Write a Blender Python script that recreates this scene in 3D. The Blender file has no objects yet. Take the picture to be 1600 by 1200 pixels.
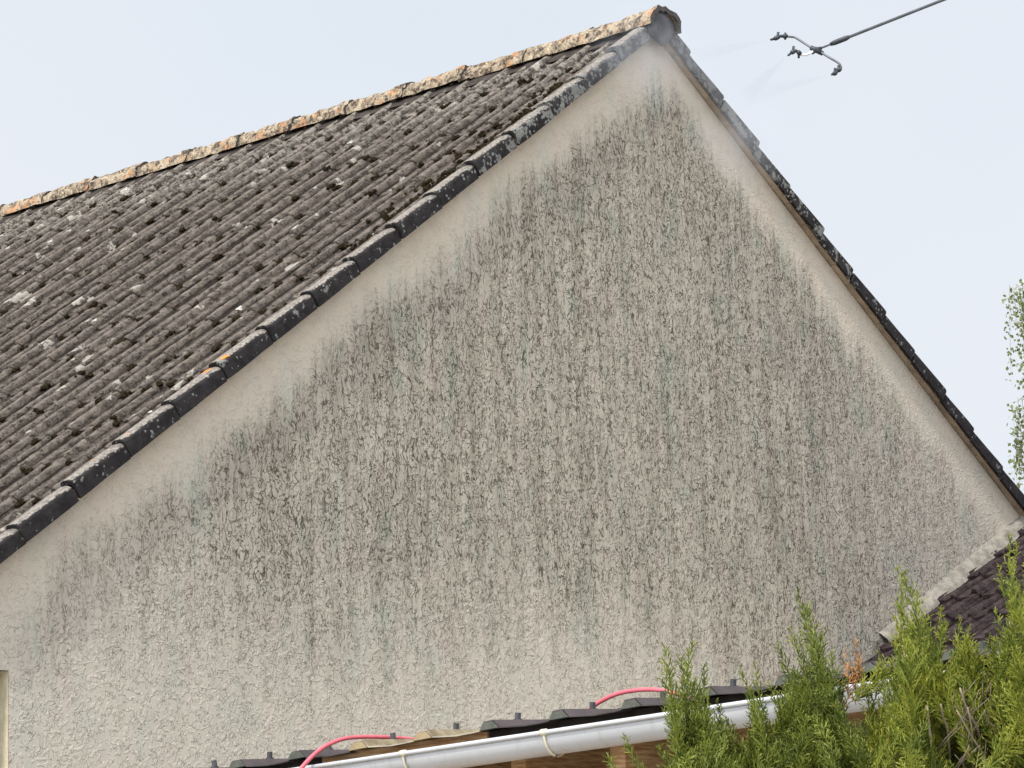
import bpy, math, random
import numpy as np
from mathutils import Vector, Matrix
R = math.radians
random.seed(7); rng = np.random.default_rng(7)
sc = bpy.context.scene; COL = sc.collection

# ------------------------------------------------------------------ camera
YAW, PIT, ROLL, FPX = 0.83373, 0.18057, -0.03402, 4618.3
CAM = np.array([-11.699, -9.545, 1.6])
fw = np.array([math.sin(YAW)*math.cos(PIT), math.cos(YAW)*math.cos(PIT), math.sin(PIT)])
r0 = np.array([math.cos(YAW), -math.sin(YAW), 0.0]); u0 = np.cross(r0, fw)
rt = r0*math.cos(ROLL)+u0*math.sin(ROLL); up = -r0*math.sin(ROLL)+u0*math.cos(ROLL)
cd = bpy.data.cameras.new('camera'); cam = bpy.data.objects.new('camera', cd); COL.objects.link(cam)
cam.matrix_world = Matrix(((rt[0], up[0], -fw[0], CAM[0]), (rt[1], up[1], -fw[1], CAM[1]), (rt[2], up[2], -fw[2], CAM[2]), (0, 0, 0, 1)))
cd.sensor_width = 36; cd.lens = FPX/1600*36; cd.clip_start = .05; cd.clip_end = 3000
sc.camera = cam
def at(x, y, t):            # point t metres along the view axis behind a place in the photograph
    return CAM + t*(rt*(x-800)/FPX + up*(600-y)/FPX + fw)

# ------------------------------------------------------------------ light
SUN = np.array([-.60, -.13, .78]); SUN /= np.linalg.norm(SUN)
sl = bpy.data.lights.new('sun', 'SUN'); sl.energy = 3.6; sl.angle = R(3.0); sl.color = (1, .95, .87)
so = bpy.data.objects.new('sun', sl); COL.objects.link(so)
so.rotation_euler = Vector(SUN).to_track_quat('Z', 'Y').to_euler(); so.location = (0, 0, 30)
w = bpy.data.worlds.new('World'); sc.world = w; w.use_nodes = True
nt = w.node_tree; nt.nodes.clear()
out = nt.nodes.new('ShaderNodeOutputWorld'); bg = nt.nodes.new('ShaderNodeBackground')
sky = nt.nodes.new('ShaderNodeTexSky'); sky.sky_type = 'NISHITA'; sky.sun_disc = False
sky.sun_elevation = math.asin(SUN[2]); sky.sun_rotation = math.atan2(SUN[0], SUN[1]); sky.air_density = 1.0; sky.dust_density = 2.0
tc = nt.nodes.new('ShaderNodeTexCoord'); cl = nt.nodes.new('ShaderNodeTexNoise')
cl.inputs['Scale'].default_value = 2.2; cl.inputs['Detail'].default_value = 4; cl.inputs['Roughness'].default_value = .5
nt.links.new(tc.outputs['Generated'], cl.inputs['Vector'])
cr = nt.nodes.new('ShaderNodeValToRGB'); nt.links.new(cl.outputs['Fac'], cr.inputs['Fac'])
cr.color_ramp.elements[0].position = .35; cr.color_ramp.elements[0].color = (7.95, 8.6, 9.35, 1)
cr.color_ramp.elements[1].position = .68; cr.color_ramp.elements[1].color = (8.95, 9.15, 9.65, 1)
mx = nt.nodes.new('ShaderNodeMix'); mx.data_type = 'RGBA'; mx.inputs['Factor'].default_value = .93   # thin high cloud over the whole sky
nt.links.new(sky.outputs['Color'], mx.inputs[6]); nt.links.new(cr.outputs['Color'], mx.inputs[7])
dp = nt.nodes.new('ShaderNodeVectorMath'); dp.operation = 'DOT_PRODUCT'; nt.links.new(tc.outputs['Generated'], dp.inputs[0]); dp.inputs[1].default_value = tuple(SUN)
gl = nt.nodes.new('ShaderNodeMapRange'); gl.interpolation_type = 'SMOOTHSTEP'; nt.links.new(dp.outputs['Value'], gl.inputs[0])
gl.inputs[1].default_value = .1; gl.inputs[2].default_value = 1.; gl.inputs[3].default_value = 1.; gl.inputs[4].default_value = 2.6      # hazy cloud is brighter towards the sun
ml = nt.nodes.new('ShaderNodeVectorMath'); ml.operation = 'SCALE'; nt.links.new(mx.outputs[2], ml.inputs[0]); nt.links.new(gl.outputs[0], ml.inputs['Scale'])
nt.links.new(ml.outputs[0], bg.inputs['Color']); bg.inputs['Strength'].default_value = .1
nt.links.new(bg.outputs['Background'], out.inputs['Surface'])
vs = sc.view_settings; vs.view_transform = 'Standard'; vs.look = 'None'; vs.gamma = 1; vs.exposure = 0
sc.cycles.volume_step_rate = 1.0; sc.cycles.volume_bounces = 1

# ------------------------------------------------------------------ mesh helpers
class MB:
    def __init__(s): s.v = []; s.f = []; s.n = 0
    def add(s, verts, faces):
        verts = np.asarray(verts, float); s.v.append(verts); b = s.n
        s.f.extend([tuple(i+b for i in f) for f in faces]); s.n += len(verts); return s
    def box(s, a, b, M=None):
        x0, y0, z0 = a; x1, y1, z1 = b
        v = np.array([(x0,y0,z0),(x1,y0,z0),(x1,y1,z0),(x0,y1,z0),(x0,y0,z1),(x1,y0,z1),(x1,y1,z1),(x0,y1,z1)])
        if M is not None: v = M(v)
        return s.add(v, [(0,3,2,1),(4,5,6,7),(0,1,5,4),(1,2,6,5),(2,3,7,6),(3,0,4,7)])
    def tube(s, pts, rad, n=8, cap=True):
        pts = np.asarray(pts, float); m = len(pts); rad = np.broadcast_to(rad, (m,))
        V = []
        ref = np.array([0, 0, 1.])
        for i in range(m):
            d = pts[min(i+1, m-1)]-pts[max(i-1, 0)]; d = d/(np.linalg.norm(d)+1e-9)
            if abs(d@ref) > .95: ref = np.array([1., 0, 0])
            a = np.cross(d, ref); a /= np.linalg.norm(a); b = np.cross(a, d)
            for k in range(n):
                t = 2*math.pi*k/n; V.append(pts[i]+rad[i]*(a*math.cos(t)+b*math.sin(t)))
        F = [(i*n+k, (i+1)*n+k, (i+1)*n+(k+1) % n, i*n+(k+1) % n) for i in range(m-1) for k in range(n)]
        if cap: F += [tuple(range(n)), tuple(range((m-1)*n, m*n))[::-1]]
        return s.add(V, F)
    def grid(s, P):           # P: (a,b,3) array
        a, b = P.shape[:2]
        return s.add(P.reshape(-1, 3), [(i*b+j, i*b+j+1, (i+1)*b+j+1, (i+1)*b+j) for i in range(a-1) for j in range(b-1)])
    def build(s, name, mat, parent=None, smooth=False):
        me = bpy.data.meshes.new(name)
        me.from_pydata(np.concatenate(s.v).tolist() if s.v else [], [], s.f); me.update()
        me.materials.append(mat)
        if smooth: me.polygons.foreach_set('use_smooth', [True]*len(me.polygons))
        o = bpy.data.objects.new(name, me); COL.objects.link(o)
        if parent: o.parent = parent
        return o
def empty(name, loc=(0, 0, 0)):
    o = bpy.data.objects.new(name, None); COL.objects.link(o); o.location = loc; return o
def tag(o, label=None, cat=None, group=None, kind=None):
    if label: o['label'] = label
    if cat: o['category'] = cat
    if group: o['group'] = group
    if kind: o['kind'] = kind
    return o
def smooth_path(pts, n=8):
    pts = [Vector(p) for p in pts]; q = [pts[0]*2-pts[1]]+pts+[pts[-1]*2-pts[-2]]; o = []
    for i in range(1, len(q)-2):
        for k in range(n):
            t = k/n; a, b, c, d = q[i-1:i+3]
            o.append(.5*((2*b)+(c-a)*t+(2*a-5*b+4*c-d)*t*t+(3*b-a-3*c+d)*t**3))
    o.append(pts[-1]); return np.array(o)

# ------------------------------------------------------------------ material helpers
class NT:
    def __init__(s, name):
        s.m = bpy.data.materials.new(name); s.m.use_nodes = True; s.t = s.m.node_tree
        s.b = s.t.nodes['Principled BSDF']; s.b.inputs['Specular IOR Level'].default_value = .2
        s.b.inputs['Roughness'].default_value = .9
    def n(s, typ, **kw):
        x = s.t.nodes.new(typ)
        for k, v in kw.items(): setattr(x, k, v)
        return x
    def set(s, sock, v):
        if isinstance(v, bpy.types.NodeSocket): s.t.links.new(v, sock)
        elif v is not None: sock.default_value = v
    def obj(s): return s.n('ShaderNodeTexCoord').outputs['Object']
    def map(s, vec, scale=(1, 1, 1), loc=(0, 0, 0), rot=(0, 0, 0)):
        m = s.n('ShaderNodeMapping'); s.set(m.inputs['Vector'], vec); m.inputs['Scale'].default_value = scale
        m.inputs['Location'].default_value = loc; m.inputs['Rotation'].default_value = rot; return m.outputs[0]
    def noise(s, vec, scale=5., detail=3., rough=.5, dist=0., col=False):
        x = s.n('ShaderNodeTexNoise'); s.set(x.inputs['Vector'], vec)
        for k, v in (('Scale', scale), ('Detail', detail), ('Roughness', rough), ('Distortion', dist)): s.set(x.inputs[k], v)
        return x.outputs['Color' if col else 'Fac']
    def vor(s, vec, scale=5., feature='F1', out='Distance', rand=1.):
        x = s.n('ShaderNodeTexVoronoi', feature=feature); s.set(x.inputs['Vector'], vec); x.inputs['Scale'].default_value = scale
        x.inputs['Randomness'].default_value = rand
        return x.outputs[out]
    def m_(s, op, a, b=None, c=None):
        x = s.n('ShaderNodeMath', operation=op); s.set(x.inputs[0], a); s.set(x.inputs[1], b)
        if c is not None: s.set(x.inputs[2], c)
        return x.outputs[0]
    def v_(s, op, a, b):
        x = s.n('ShaderNodeVectorMath', operation=op); s.set(x.inputs[0], a); s.set(x.inputs[1], b); return x.outputs[0]
    def ss(s, v, a, b, lo=0., hi=1.):      # smoothstep
        x = s.n('ShaderNodeMapRange', interpolation_type='SMOOTHSTEP'); s.set(x.inputs[0], v)
        for i, q in enumerate((a, b, lo, hi)): s.set(x.inputs[i+1], q)
        return x.outputs[0]
    def mix(s, f, a, b, mode='MIX'):
        x = s.n('ShaderNodeMix', data_type='RGBA', blend_type=mode); s.set(x.inputs[0], f)
        for i, q in ((6, a), (7, b)):
            s.set(x.inputs[i], (*q, 1) if isinstance(q, tuple) and len(q) == 3 else q)
        return x.outputs[2]
    def sep(s, v):
        x = s.n('ShaderNodeSeparateXYZ'); s.set(x.inputs[0], v); return x.outputs
    def bump(s, h, strength=.5, dist=.01):
        x = s.n('ShaderNodeBump'); s.set(x.inputs['Height'], h); x.inputs['Strength'].default_value = strength
        x.inputs['Distance'].default_value = dist; s.set(s.b.inputs['Normal'], x.outputs[0])
    def col(s, c): s.set(s.b.inputs['Base Color'], (*c, 1) if isinstance(c, tuple) and len(c) == 3 else c)
    def rnd(s): return s.n('ShaderNodeObjectInfo').outputs['Random']
def simple(name, c, rough=.7, var=.25, scale=20., bump=.0, spec=.3):
    M = NT(name); o = M.obj(); n = M.noise(o, scale, 5, .6)
    M.col(M.mix(M.ss(n, .3, .7), tuple(x*(1-var) for x in c), tuple(min(1, x*(1+var)) for x in c)))
    M.b.inputs['Roughness'].default_value = rough; M.b.inputs['Specular IOR Level'].default_value = spec
    if bump: M.bump(M.noise(o, scale*3, 4, .6), bump, .01)
    return M.m

# roof geometry: left slope frame (u down the slope, y along the ridge, w out of the slope)
A = 0.6211; CA, SA, TA = math.cos(A), math.sin(A), math.tan(A)
XC, ZB, G = .08, 6.234, .345
WO = {-1: 0., 1: .022}
def slope(side):
    def M(v):                # v columns: u, y, w
        v = np.asarray(v, float)
        return np.stack([XC+side*(v[:, 0]*CA+(v[:, 2]+WO[side])*SA), v[:, 1], ZB-v[:, 0]*SA+(v[:, 2]+WO[side])*CA], -1)
    return M

# ---- stained render
def mat_wall():
    M = NT('stained_render'); o = M.obj(); x, y, z = M.sep(o)
    drop = M.m_('SUBTRACT', M.m_('SUBTRACT', ZB, z), M.m_('MULTIPLY', M.m_('ABSOLUTE', M.m_('SUBTRACT', x, XC)), TA))   # height below the verge
    streak = M.noise(M.map(o, (9, 1, .45)), 1.0, 3, .6)
    streak2 = M.noise(M.map(o, (28, 1, 1.1), (3, 0, 1)), 1.0, 3, .6)
    big = M.noise(M.map(o, (1, 1, .7)), 1.3, 3, .55)
    edge = M.m_('ADD', M.m_('ADD', drop, M.m_('MULTIPLY', M.m_('SUBTRACT', M.noise(M.map(o, (2.2, 1, 1.6), (5, 0, 2)), 1., 2, .5), .5), .45)), M.m_('ADD', M.m_('MULTIPLY', M.m_('SUBTRACT', streak, .5), .26), M.m_('MULTIPLY', M.m_('SUBTRACT', streak2, .5), .20)))
    top = M.ss(edge, .14, .40)
    # lower limit of the staining, ragged
    zz = M.m_('ADD', z, M.m_('ADD', M.m_('MULTIPLY', M.m_('SUBTRACT', streak, .5), .42), M.m_('MULTIPLY', M.m_('SUBTRACT', big, .5), 1.0)))
    zz = M.m_('SUBTRACT', zz, M.m_('MULTIPLY', M.ss(x, -1.2, 1.4), -.12))
    low = M.ss(zz, 2.5, 3.45, .14, 1.)
    left = M.ss(x, -4.1, -2.6, .62, 1.)
    right = M.ss(x, 1.2, 2.9, 1., .55)
    amt = M.m_('MULTIPLY', M.m_('MULTIPLY', top, low), M.m_('MULTIPLY', left, right))
    amt = M.m_('MULTIPLY', amt, M.m_('MULTIPLY', M.ss(streak2, .25, .7, .78, 1.18), M.ss(streak, .3, .65, .84, 1.08)))
    # worm-cast grooves: short broken squiggles, longer and more upright where water has run
    wv = M.noise(o, 11., 2, .5, col=True)
    wo = M.v_('ADD', o, M.v_('MULTIPLY', M.v_('SUBTRACT', wv, (.5, .5, .5)), (.07, 0, .05)))
    n1 = M.noise(M.map(wo, (1.25, 1, .5)), 27., 1.0, .5)
    n2 = M.noise(M.map(wo, (1.5, 1, .38), (4.3, 0, 2.2)), 36., .8, .5)
    n3 = M.noise(M.map(wo, (1.1, 1, .8), (9.1, 0, 7.7)), 48., 1.0, .5)
    def line(n, w): return M.m_('SUBTRACT', 1., M.ss(M.m_('ABSOLUTE', M.m_('SUBTRACT', n, .5)), .002, w))
    brk = M.noise(M.map(o, (1, 1, .6), (2, 0, 5)), 20., 2, .6)
    thin = M.m_('MULTIPLY', M.ss(M.noise(M.map(wo, (1, 1, .05), (6, 0, 1)), 48., 2, .6), .56, .66), M.ss(M.noise(M.map(o, (1, 1, .35)), 9., 2, .5), .42, .58))
    b1 = M.ss(brk, .42, .51); b2 = M.ss(brk, .56, .48); b3 = M.ss(M.noise(o, 27., 1, .5), .47, .55)
    l1 = M.m_('MULTIPLY', line(n1, .043), b1); l2 = M.m_('MULTIPLY', line(n2, .048), b2); l3 = M.m_('MULTIPLY', line(n3, .043), b3)
    pits = M.ss(M.vor(M.map(wo, (1, 1, .7)), 52.), .26, .12)
    pits = M.m_('MULTIPLY', pits, M.ss(M.noise(o, 33., 1, .5), .5, .62))
    lines = M.m_('MAXIMUM', M.m_('MAXIMUM', M.m_('MULTIPLY', l1, .85), l2), M.m_('MAXIMUM', l3, pits))
    faint = M.m_('MULTIPLY', M.m_('MULTIPLY', M.m_('MAXIMUM', l3, pits), .34), M.ss(drop, .1, .6, .35, 1.))
    dark = M.m_('MINIMUM', M.m_('ADD', M.m_('MULTIPLY', M.m_('MULTIPLY', M.m_('MAXIMUM', lines, M.m_('MULTIPLY', thin, .4)), amt), .97), M.m_('MULTIPLY', faint, M.m_('SUBTRACT', 1., M.m_('MULTIPLY', amt, .6)))), 1.)
    # base colour: warm cream, grey-green and pinkish drifts under the stain
    base = M.mix(M.ss(drop, .0, .6), (.57, .50, .41), (.59, .54, .46))
    tint = M.noise(M.map(o, (5.5, 1, 2.2), (1, 0, 3)), 1.0, 4, .6); tint2 = M.noise(M.map(o, (7, 1, 3.5), (7, 0, 9)), 1.0, 4, .6)
    base = M.mix(M.m_('MULTIPLY', M.ss(tint, .47, .66), M.m_('ADD', M.m_('MULTIPLY', amt, .5), .45)), base, (.49, .495, .42))
    base = M.mix(M.m_('MULTIPLY', M.ss(tint2, .48, .68), M.m_('ADD', M.m_('MULTIPLY', amt, .4), .4)), base, (.56, .475, .42))
    film = M.m_('MULTIPLY', amt, M.ss(M.noise(M.map(o, (11, 1, 2.0)), 1., 5, .7),   .25, .7, .34, .72))
    base = M.mix(film, base, (.25, .222, .178))
    fine = M.noise(o, 120., 3, .6)
    base = M.mix(M.ss(fine, .3, .7, 0, .14), base, (.42, .38, .32))
    algae = M.mix(M.ss(tint, .5, .66), (.085, .07, .05), (.062, .076, .055))
    M.col(M.mix(dark, base, algae))
    worm = M.ss(M.noise(M.map(wo, (1, 1, 1), (1.7, 0, 3.9)), 46., 1.5, .5), .53, .62)
    h = M.m_('ADD', M.m_('MULTIPLY', M.m_('MAXIMUM', l3, pits), -.8), M.m_('ADD', worm, M.m_('MULTIPLY', fine, .4)))
    flat = M.ss(drop, .02, .5, .6, 1.)
    M.bump(M.m_('MULTIPLY', h, flat), .7, .0033)
    M.b.inputs['Roughness'].default_value = .95
    return M.m

def mat_roof(dark=False):
    M = NT('weathered_roof_tile'); o = M.obj()
    n = M.noise(o, 22., 6, .7); n2 = M.noise(o, 3., 4, .6); n3 = M.noise(o, 85., 3, .7)
    c = M.mix(M.ss(n, .32, .68), (.030, .022, .017), (.165, .135, .112))
    c = M.mix(M.ss(n2, .35, .7, 0, .5), c, (.10, .082, .072))
    c = M.mix(M.ss(n3, .5, .72, 0, .7), c, (.21, .19, .165))          # crusty grey lichen grains
    dk = M.m_('MULTIPLY', M.ss(M.noise(o, 38., 3, .6), .56, .68), M.ss(n2, .3, .6))
    c = M.mix(dk, c, (.022, .018, .013))
    wl = M.m_('MULTIPLY', M.ss(M.noise(M.map(o, (1, 1, 1), (5, 5, 5)), 6.5, 2, .5), .655, .685), M.ss(n, .40, .5))
    
    # roll shading painted in: dark bands along the grimy side laps, lighter crests
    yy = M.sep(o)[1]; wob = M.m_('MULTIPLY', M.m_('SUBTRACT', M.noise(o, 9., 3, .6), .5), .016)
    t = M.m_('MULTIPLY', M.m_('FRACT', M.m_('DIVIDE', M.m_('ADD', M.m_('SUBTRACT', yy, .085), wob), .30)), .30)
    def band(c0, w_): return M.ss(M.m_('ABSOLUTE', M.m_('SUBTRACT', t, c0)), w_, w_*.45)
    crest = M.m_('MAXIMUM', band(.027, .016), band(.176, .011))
    lap_shade = M.m_('MAXIMUM', M.m_('MAXIMUM', band(.290, .013), band(.152, .011)), M.m_('MULTIPLY', M.m_('MAXIMUM', band(.068, .008), band(.203, .008)), .7))
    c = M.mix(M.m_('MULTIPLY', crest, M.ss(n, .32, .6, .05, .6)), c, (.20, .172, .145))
    c = M.mix(M.m_('MULTIPLY', lap_shade, M.ss(M.noise(o, 7., 3, .6), .3, .5, .5, .92)), c, (.018, .013, .010))
    zz_ = M.sep(o)[2]; nr = M.m_('MULTIPLY', M.ss(zz_, 5.55, 6.2), M.ss(M.noise(o, 30., 4, .65), .47, .56))
    c = M.mix(M.m_('MULTIPLY', nr, .75), c, (.27, .25, .215))          # grey crusts thicken towards the ridge
    c = M.mix(M.m_('MULTIPLY', M.ss(M.noise(o, 48., 3, .65), .57, .64), .8), c, (.020, .014, .010))
    c = M.mix(M.m_('MULTIPLY', wl, .8), c, (.42, .39, .34))
    M.col(c)
    M.bump(M.m_('ADD', n3, M.m_('MULTIPLY', n, 1.5)), 1., .011); return M.m

def mat_verge():
    M = NT('verge_tile_lichen'); o = M.obj(); x, y, z = M.sep(o)
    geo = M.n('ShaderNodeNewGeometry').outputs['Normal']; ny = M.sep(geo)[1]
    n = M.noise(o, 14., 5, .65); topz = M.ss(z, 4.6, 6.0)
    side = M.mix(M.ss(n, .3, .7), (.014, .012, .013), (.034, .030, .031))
    sp = M.vor(M.v_('ADD', o, M.v_('MULTIPLY', M.noise(o, 40., 2, .5, col=True), (.02, .02, .02))), 34.)
    den = M.noise(M.map(o, (1, 1, 1), (3, 1, 2)), 7., 2, .6)
    th = M.m_('ADD', M.m_('MULTIPLY', topz, .16), .09)
    spots = M.m_('MULTIPLY', M.ss(sp, th, M.m_('SUBTRACT', th, .05)), 1.)
    spots = M.m_('MULTIPLY', M.ss(M.m_('SUBTRACT', M.m_('ADD', th, .12), sp), 0., .06), M.ss(M.m_('ADD', den, M.m_('MULTIPLY', topz, .22)), .46, .58))
    side = M.mix(M.m_('MULTIPLY', spots, .8), side, (.24, .245, .23))
    pn = M.noise(M.map(o, (1, 1, .8), (4, 4, 4)), 17., 4, .65)
    side = M.mix(M.m_('MULTIPLY', M.ss(M.m_('ADD', pn, M.m_('MULTIPLY', topz, .12)), .60, .66), .8), side, (.22, .225, .21))
    side = M.mix(M.m_('MULTIPLY', M.ss(M.m_('ADD', z, M.m_('MULTIPLY', n, .5)), 5.85, 6.35), .5), side, (.15, .15, .16))   # haze of the mist painted on as grey near the ridge
    n3 = M.noise(o, 70., 3, .7)
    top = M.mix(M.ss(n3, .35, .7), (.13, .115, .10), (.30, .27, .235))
    org = M.ss(M.noise(M.map(o, (1, 1, 1), (8, 2, 1)), 5., 2, .5), .655, .675)
    top = M.mix(org, top, (.75, .22, .03))
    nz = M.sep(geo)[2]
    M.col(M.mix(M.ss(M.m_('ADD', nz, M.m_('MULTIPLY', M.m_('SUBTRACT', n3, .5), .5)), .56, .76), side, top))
    M.bump(M.m_('ADD', n3, n), .6, .006); return M.m

def mat_ridge():
    M = NT('ridge_tile_lichen'); o = M.obj()
    n = M.noise(o, 16., 5, .7); n2 = M.noise(M.map(o, (1, .8, 1), (2, 2, 2)), 9.5, 4, .6); n3 = M.noise(o, 60., 3, .7)
    c = M.mix(M.ss(n, .40, .6), (.075, .052, .038), (.40, .32, .225))
    c = M.mix(M.ss(n3, .5, .68, 0, .8), c, (.52, .46, .34))
    c = M.mix(M.m_('MULTIPLY', M.ss(n2, .54, .64), .6), c, (.50, .24, .11))
    c = M.mix(M.m_('MULTIPLY', M.ss(M.noise(o, 26., 4, .65), .56, .64), .85), c, (.05, .038, .03))
    front = M.m_('MULTIPLY', M.ss(M.sep(M.n('ShaderNodeNewGeometry').outputs['True Normal'])[1], -.5, -.8), 1.)
    c = M.mix(M.m_('MULTIPLY', front, .9), c, (.055, .055, .06))      # bare concrete on the cut end
    M.col(c); M.bump(M.m_('ADD', n3, M.m_('MULTIPLY', n, 2.)), 1., .012); return M.m

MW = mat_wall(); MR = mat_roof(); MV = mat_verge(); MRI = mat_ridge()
M_end = simple('grey_ridge_end', (.085, .085, .095), .8, .35, 12, .4)
M_moss = simple('dark_moss', (.026, .020, .011), 1., .6, 60, .9, 0)
M_mortar = simple('pale_mortar', (.24, .218, .185), .95, .3, 18, .9)
M_dmort = simple('ridge_bedding_shade', (.04, .032, .027), .95, .4, 18, .9)  # mortar coloured dark to paint in the shadow line under the ridge tiles
M_cream = simple('cream_reveal', (.62, .55, .40), .9, .12, 12, .4)
M_soffit = simple('tan_undercloak', (.36, .28, .20), .9, .25, 9, .4)
M_frame = simple('white_window_frame', (.75, .75, .73), .4, .03)
M_glass = NT('window_glass'); M_glass.col((.03, .04, .045)); M_glass.b.inputs['Roughness'].default_value = .05; M_glass.b.inputs['Specular IOR Level'].default_value = .6; M_glass = M_glass.m

# ------------------------------------------------------------------ ground
gm = NT('pale_bounce_ground'); go_ = gm.obj(); gn = gm.noise(go_, 3., 8, .7)  # unseen ground, made pale to bounce light up onto the gable
gm.col(gm.mix(gm.ss(gn, .3, .7), (.34, .31, .26), (.46, .43, .37))); gm.bump(gm.noise(go_, 60., 4, .7), .8, .03)
b = MB(); b.grid(np.array([[(x, y, 0.) for x in np.linspace(-900, 900, 7)] for y in np.linspace(-900, 900, 7)]))
tag(b.build('ground', gm.m), kind='structure')

# ------------------------------------------------------------------ house
YW, YB = .06, 9.3           # gable plane, back gable plane
UE = 6.6                    # length of a roof slope
house = tag(empty('house', (XC, YW, 0)), 'gabled house, cream rendered gable streaked with dark algae under a lichen-covered tile roof', 'house')
def hp(o): o.parent = house; o.matrix_parent_inverse = Matrix.Translation((-XC, -YW, 0)); return o
XE = 5.1
# gable wall with the window opening at its left
wx0, wx1, wz0, wz1 = -5.05, -4.215, 1.15, 2.68
def zr(x): return ZB-abs(x-XC)*TA+.03
xs = sorted(set([-XE+XC, wx0, wx1, XC, XE+XC]))
b = MB(); T = .3
def colm(x0, x1, z0a, z0b, z1a, z1b):
    v = []
    for y in (YW, YW+T): v += [(x0, y, z0a), (x1, y, z0b), (x1, y, z1b), (x0, y, z1a)]
    b.add(v, [(0, 1, 2, 3), (7, 6, 5, 4), (0, 4, 5, 1), (1, 5, 6, 2), (2, 6, 7, 3), (3, 7, 4, 0)])
v2 = [(-XE+XC, 0), (wx0, 0), (wx0, zr(wx0)), (-XE+XC, max(zr(-XE+XC), 2.4))]
f = [(-XE+XC, YW, 0), (wx0, YW, 0), (wx0, YW, zr(wx0)), (-XE+XC, YW, zr(-XE+XC)),
     (wx1, YW, 0), (wx1, YW, wz0), (wx0, YW, wz0), (wx0, YW, wz1), (wx1, YW, wz1), (wx1, YW, zr(wx1)),
     (XC, YW, 0), (XC, YW, zr(XC)), (XE+XC, YW, 0), (XE+XC, YW, zr(XE+XC))]
b.add(f, [(0, 1, 6, 7, 2, 3), (1, 4, 5, 6), (7, 8, 9, 2), (4, 10, 11, 9, 8, 5), (10, 12, 13, 11)])
gw = hp(b.build('gable_wall', MW)); gw['label'] = 'cream textured render gable wall with vertical dark green algae streaks'
b = MB()
b.box((-XE+XC, YW+.01, 0), (-XE+XC+.25, YB, zr(-XE+XC))); b.box((XE+XC-.25, YW+.01, 0), (XE+XC, YB, zr(XE+XC)))
b.add([(-XE+XC, YB, 0), (XE+XC, YB, 0), (XE+XC, YB, zr(XE+XC)), (XC, YB, ZB), (-XE+XC, YB, zr(-XE+XC))], [(4, 3, 2, 1, 0)])
hp(b.build('side_walls', M_cream))
# window: reveal, frame, glass
win = hp(MB().box((wx0+.06, YW+.2, wz0+.06), (wx1-.06, YW+.2+.012, wz1-.06)).build('window', M_glass))
b = MB()
d0, d1 = YW+.004, YW+.32; e = .02
b.box((wx1-.001, d0, wz0), (wx1+e, d1, wz1)); b.box((wx0-e, d0, wz0), (wx0+.001, d1, wz1)); b.box((wx0-e, d0, wz1-.001), (wx1+e, d1, wz1+e)); 
b.build('window_reveal', M_cream, win)
b = MB()
fx0, fx1, fz0, fz1 = wx0+.002, wx1-.002, wz0+.002, wz1-.002
for a_, c_ in (((fx0, YW+.17, fz0), (fx0+.06, YW+.24, fz1)), ((fx1-.06, YW+.17, fz0), (fx1, YW+.24, fz1)), ((fx0+.06, YW+.171, fz0), (fx1-.06, YW+.239, fz0+.06)), ((fx0+.06, YW+.171, fz1-.06), (fx1-.06, YW+.239, fz1)), (((fx0+fx1)/2-.03, YW+.169, fz0+.06), ((fx0+fx1)/2+.03, YW+.241, fz1-.06))):
    b.box(a_, c_)
b.build('window_frame', M_frame, win)
MB().box((wx0-.05, YW-.04, wz0-.05), (wx1+.05, YW+.2, wz0)).build('window_sill', M_mortar, win)
for s in win.children: s.matrix_parent_inverse = Matrix.Identity(4)

# undercloak strips under the verges
for side, nm in ((-1, 'undercloak'), (1, 'undercloak')):
    b = MB(); M = slope(side); n = 40
    for k in range(n):
        u_0, u_1 = .02+k*UE/n, .02+(k+1)*UE/n-.002
        j = random.uniform(-.002, .004)
        b.box((u_0, .022, .006+j), (u_1, YW+.12, .024+j), M)
    hp(b.build(nm, M_soffit))

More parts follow.
